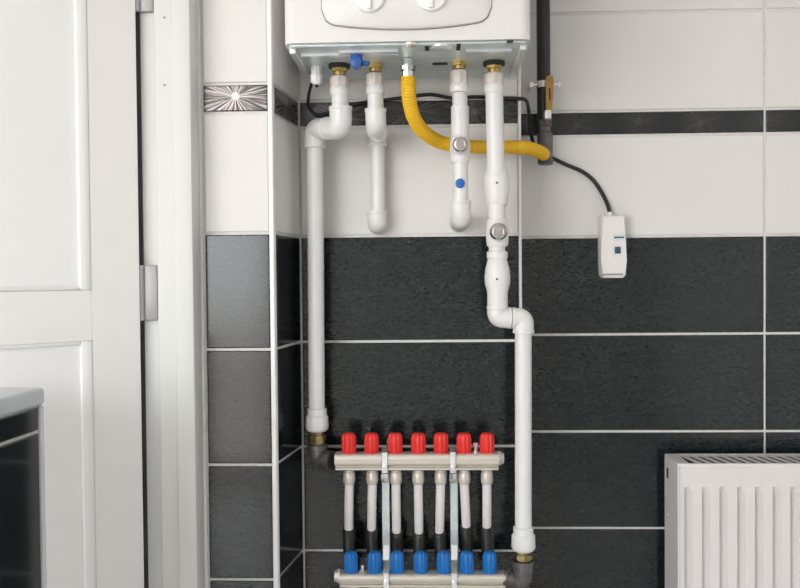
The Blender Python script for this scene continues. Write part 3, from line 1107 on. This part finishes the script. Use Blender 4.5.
x0, x1 = at(335.5, 461, YM).x, at(498.5, 461, YM).x
zt1, zt0 = at(418, 452.3, YM + 0.002).z, at(418, 470, YM - 0.018).z
up_h = thing('manifold', 'silver header bar with seven red caps fed by the pipe that jogs at its top', 'manifold', ((x0 + x1) / 2, YM, zt0))
add('header_bar', header_bar(x0, x1, YM, zt0, zt1, 1), 'manifold_metal', up_h)
for px in REDX:
    cap(up_h, at(px, 445, YM).x, YM, zt1 - 0.001, at(px, 434, YM - 0.012).z, 0.0134, 'red_cap')
for px in TOPX:
    xx = at(px, 476, YM).x
    add('outlet', lathe(B(), (xx, YM, zt0 + 0.001), (0, 0, -1), [(0, 0.0085), (0.004, 0.0085), (0.0045, 0.0098), (0.007, 0.0098)], 16), 'manifold_metal', up_h)
for px, py in ((389.5, 444), (475.8, 447)):
    p = at(px, py, YM + 0.004)
    add('air_vent', lathe(B(), (p.x, YM + 0.004, zt1 - 0.001), (0, 0, 1), [(0, 0.0042), (p.z - zt1 + 0.002, 0.0042), (p.z - zt1 + 0.003, 0.0058), (p.z - zt1 + 0.009, 0.0058), (p.z - zt1 + 0.010, 0.004)], 8), 'steel', up_h)

x0, x1 = at(340, 579, YL).x, at(505, 579, YL).x
zl1, zl0 = at(418, 571.0, YL + 0.006).z, at(418, 587.5, YL - 0.018).z
lo_h = thing('manifold', 'silver header bar with seven blue caps joined to the pipe with bulging unions', 'manifold', ((x0 + x1) / 2, YL, zl0))
add('header_bar', header_bar(x0, x1, YL, zl0, zl1, -1), 'manifold_metal', lo_h)
for px in BLUX:
    cap(lo_h, at(px, 560, YL).x, YL, zl1 - 0.001, at(px, 553.5, YL - 0.012).z, 0.0128, 'blue_cap')
    add('outlet', lathe(B(), (at(px, 560, YL).x, YL, zl0 + 0.001), (0, 0, -1), [(0, 0.0085), (0.004, 0.0085), (0.0045, 0.0105), (0.02, 0.0105)], 12), 'manifold_metal', lo_h)
p = at(362, 566, YL + 0.002)
add('air_vent', lathe(B(), (p.x, YL + 0.002, zl1 - 0.001), (0, 0, 1), [(0, 0.0062), (0.005, 0.0062), (0.0055, 0.0042), (0.011, 0.0042), (0.013, 0.003)], 8), 'steel', lo_h)

ORD = ['nearest', 'second from', 'third from', 'fourth from', 'fifth from', 'sixth from', 'furthest from']
YS = -0.034
for i in range(7):
    a = at(TOPX[i], 473, YM)
    a.z = zt0 - 0.006
    b = at(TOPX[i], 484, YM)
    c_ = at(BOTX[i], BOTY[i], YM + 0.022)
    lab = 'white loop pipe with black sleeve, %s the dark elbow feeding the red-capped header' % ORD[i]
    t = thing('loop_pipe', lab, 'pipe', (c_.x, YS, 0.0), group='loop pipes between the two header bars')
    nb_ = B()
    h = a.z - b.z
    lathe(nb_, a, b - a, [(0, 0.0090), (h * 0.15, 0.0112), (h * 0.70, 0.0116), (h * 0.95, 0.0100), (h, 0.0090)], 10)
    add('compression_nut', nb_, 'manifold_metal', t)
    add('tube', sweep(B(), catmull([a, b, b.lerp(c_, 0.5) + Vector((0, -0.003, 0)), c_ + Vector((0, 0, -0.006))], 6), 0.0083, 16), 'loop_white', t)
    dz = c_.z - 0.0
    pts = catmull([c_ + Vector((0, 0, 0.002)), at(BOTX[i] * 0.6 + BLUX[i] * 0.4, 553, YS), Vector((at(BLUX[i], 575, YS).x, YS, c_.z - 0.12)), Vector((at(BLUX[i], 575, YS).x, YS, 0.12)), Vector((at(BLUX[i], 575, YS).x, YS, 0.0))], 40)
    rd = [0.0112 + (0.0009 if k_ % 2 else 0.0) for k_ in range(len(pts))]
    add('sleeve', sweep(B(), pts, rd, 14), 'sleeve_black', t)

# mounting brackets
for i, (px, lab) in enumerate(((384.6, 'zinc mounting bracket holding both header bars between second and third red caps'),
                               (452.8, 'zinc mounting bracket holding both header bars between fifth and sixth red caps'))):
    yb = YM + 0.0205
    k = dep(YM)
    xx = at(px + 1.2, 500, yb).x
    t = thing('mounting_bracket', lab, 'bracket', (xx, 0, at(px, 588, yb).z - 0.05), group='brackets of the header bars')
    rl = B()
    box(rl, xx - 0.0072, xx + 0.0072, yb, yb + 0.005, at(px, 590, yb).z - 0.03, at(px, 448, yb).z, 0.001, 1)
    add('rail', rl, 'zinc', t)
    for zc in (at(px, 505, 0).z, at(px, 585, 0).z - 0.02):
        add('standoff', box(B(), xx - 0.006, xx + 0.006, yb + 0.005, -0.004, zc - 0.008, zc + 0.008), 'zinc', t)
    x2 = at(px, 460, YM - 0.02).x
    cl = B()
    box(cl, x2 - 0.0052, x2 + 0.0052, YM - 0.0225, YM - 0.0190, zt0 - 0.002, zt1 + 0.004, 0.001, 1)
    box(cl, x2 - 0.0052, x2 + 0.0052, YM - 0.021, yb + 0.003, zt1 + 0.001, zt1 + 0.0045)
    box(cl, x2 - 0.0052, x2 + 0.0052, YM - 0.021, yb + 0.003, zt0 - 0.0045, zt0 - 0.001)
    lathe(cl, (x2, YM - 0.0215, zt0 + 0.007), (0, -1, 0), [(0, 0.0035), (0.0025, 0.0035), (0.003, 0.002)], 8)
    add('clamp', cl, 'bright_zinc', t)
    add('clamp_nut', lathe(B(), (at(px, 477, YM - 0.004).x, YM - 0.004, at(px, 473, YM).z), (0, 0, -1), [(0, 0.0068), (0.004, 0.0072), (0.014, 0.0072), (0.016, 0.0055)], 6), 'steel', t)
    x3 = at(px + 1.5, 578, YL - 0.02).x
    cl = B()
    box(cl, x3 - 0.0052, x3 + 0.0052, YL - 0.0225, YL - 0.0190, zl0 - 0.002, zl1 + 0.004, 0.001, 1)
    box(cl, x3 - 0.0052, x3 + 0.0052, YL - 0.021, yb + 0.003, zl1 + 0.001, zl1 + 0.0045)
    box(cl, x3 - 0.0052, x3 + 0.0052, YL - 0.021, yb + 0.003, zl0 - 0.0045, zl0 - 0.001)
    lathe(cl, (x3, YL - 0.0215, zl1 - 0.010), (0, -1, 0), [(0, 0.004), (0.0025, 0.004), (0.003, 0.002)], 8)
    add('clamp', cl, 'bright_zinc', t)
    # bright bent tongue from the rail down to the lower clamp
    tb = B()
    p0, p1, p2 = at(px + 2.0, 530, yb - 0.002), at(px + 1.8, 545, YL + 0.010), at(px + 1.2, 560, YL - 0.004)
    for q_a, q_b in ((p0, p1), (p1, p2)):
        w_ = 0.0055
        vs8 = []
        for q in (q_a, q_b):
            for dx, dy in ((-w_, 0), (w_, 0), (w_, 0.003), (-w_, 0.003)):
                vs8.append(tb.verts.new(q + Vector((dx, dy, 0))))
        for f in ((0, 1, 2, 3), (4, 5, 6, 7), (0, 1, 5, 4), (1, 2, 6, 5), (2, 3, 7, 6), (3, 0, 4, 7)):
            tb.faces.new([vs8[q] for q in f])
    add('tongue', tb, 'bright_zinc', t)

# ------------------------------------------------------------------ radiator
YR1 = YR - 0.030
rb = at(664.5, 453.5, YR1)
ztr = rb.z
DPT = 0.100
YR0 = YR1 - DPT
xr0, xr1 = rb.x, rb.x + 0.60
zr0 = 0.14
rad = thing('radiator', 'white ribbed panel radiator with a slatted top grille on the dark tiles', 'radiator', ((xr0 + xr1) / 2, YR1, zr0))
xg0 = xr0 + 0.004
# front panel with pressed vertical ribs
ztf = ztr - 0.004
zrib = at(720, 489, YR0).z
pitch = 17.35 * dep(YR0)
xrib0 = at(687, 520, YR0).x
fpn = B()
cols = []
x = xr0 + 0.004
cols.append((x, 0.006, False))
cols.append((x + 0.006, 0.0, False))
i = 0
while xrib0 + (i + 1) * pitch < xr1 - 0.012:
    b0 = xrib0 + i * pitch
    # groove (deep), then a broad flat rib
    for fq, dpt in ((-0.16, 0.0), (-0.07, 0.75), (0.0, 1.0), (0.09, 1.0), (0.17, 0.75), (0.30, 0.0)):
        cols.append((b0 + fq * pitch, dpt, True))
    i += 1
cols.append((xr1 - 0.010, 0.0, False))
cols.append((xr1 - 0.004, 0.006, False))
GD = 0.0125
zrows = [(ztf + 0.0, 0.0, 0.004), (ztf - 0.005, 0.0, 0.0), (zrib + 0.004, 0.0, 0.0), (zrib - 0.003, 0.5, 0.0), (zrib - 0.010, 0.9, 0.0), (zrib - 0.016, 1.0, 0.0),
         (zr0 + 0.06, 1.0, 0.0), (zr0 + 0.045, 0.0, 0.0), (zr0 + 0.005, 0.0, 0.0), (zr0, 0.0, 0.004)]
G = []
for z, k_, rim in zrows:
    G.append([fpn.verts.new((cx, YR0 + rim + (GD * d * k_ if isr else d), z)) for cx, d, isr in cols])
for a, b in zip(G, G[1:]):
    for i in range(len(cols) - 1):
        fpn.faces.new((a[i], a[i + 1], b[i + 1], b[i]))
r = bmesh.ops.extrude_edge_only(fpn, edges=[ed for ed in fpn.edges if ed.is_boundary])
for v in r['geom']:
    if isinstance(v, bmesh.types.BMVert):
        v.co.y = YR0 + 0.022
add('front_panel', fpn, 'radiator_white', rad)
add('back_panel', box(B(), xr0 + 0.008, xr1 - 0.008, YR1 - 0.022, YR1 - 0.002, zr0, ztr - 0.02, 0.003, 2), 'radiator_white', rad)
for s in (0, 1):
    bm = B()
    xs0 = xr0 if s == 0 else xr1 - 0.003
    box(bm, xs0, xs0 + 0.003, YR0 + 0.003, YR1, zr0 + 0.01, ztr - 0.0068)
    sp_ = add('side_panel', bm, 'radiator_white', rad)
    if s == 0:
        pz = at(667, 472, YR1 - 0.02)
        zz0 = pz.z
        bm = B()
        box(bm, xr0 - 0.0006, xr0 + 0.001, YR1 - 0.030, YR1 - 0.018, zz0 - 0.011, zz0 + 0.009)
        add('slot', bm, 'dark_void', sp_)
        bm = B()
        lathe(bm, (xr0 + 0.0005, YR1 - 0.022, at(667, 514, YR1 - 0.02).z), (-1, 0, 0), [(0, 0.005), (0.0015, 0.0045), (0.002, 0.002)], 14)
        add('screw', bm, 'bright_zinc', sp_)
# top grille
gr = B()
box(gr, xr0, xr1, YR0 + 0.002, YR0 + 0.008, ztr - 0.007, ztr, 0.0015, 2)
box(gr, xr0, xr1, YR1 - 0.010, YR1, ztr - 0.007, ztr, 0.0015, 2)
box(gr, xr0, xr0 + 0.023, YR0 + 0.008, YR1 - 0.010, ztr - 0.007, ztr)
box(gr, xr1 - 0.010, xr1, YR0 + 0.012, YR1 - 0.010, ztr - 0.007, ztr)
grille = add('top_grille', gr, 'radiator_white', rad)
add('convector_shade_block', box(B(), xr0 + 0.012, xr1 - 0.012, YR0 + 0.023, YR1 - 0.014, zr0 + 0.02, ztr - 0.0040), 'inner_shade_grey', rad)  # solid convector block, coloured near black for the shade under the slats
sp = 9.72 * dep(YR0 + 0.05)
ya, yb_ = YR0 + 0.006, YR1 - 0.008
xs_ = xr0 + 0.024
shift = 0.016
bw = sp * 0.55
sl = bmesh.new()
prism(sl, [(0, yb_), (bw, yb_), (bw + shift, ya), (shift, ya)], ztr - 0.0016, ztr - 0.0006)
bmesh.ops.recalc_face_normals(sl, faces=sl.faces)
sme = bpy.data.meshes.new('slat')
bmb = Vector((0, 0, 0))
for v in sl.verts:
    v.co.z -= ztr
sl.to_mesh(sme)
sl.free()
sme.materials.append(MATS['radiator_white'])
x = xs_
while x + bw + shift < xr1 - 0.008:
    o = link('slat', sme, grille)
    o.location = Vector((x, 0, ztr)) - BASE[grille.name]
    x += sp
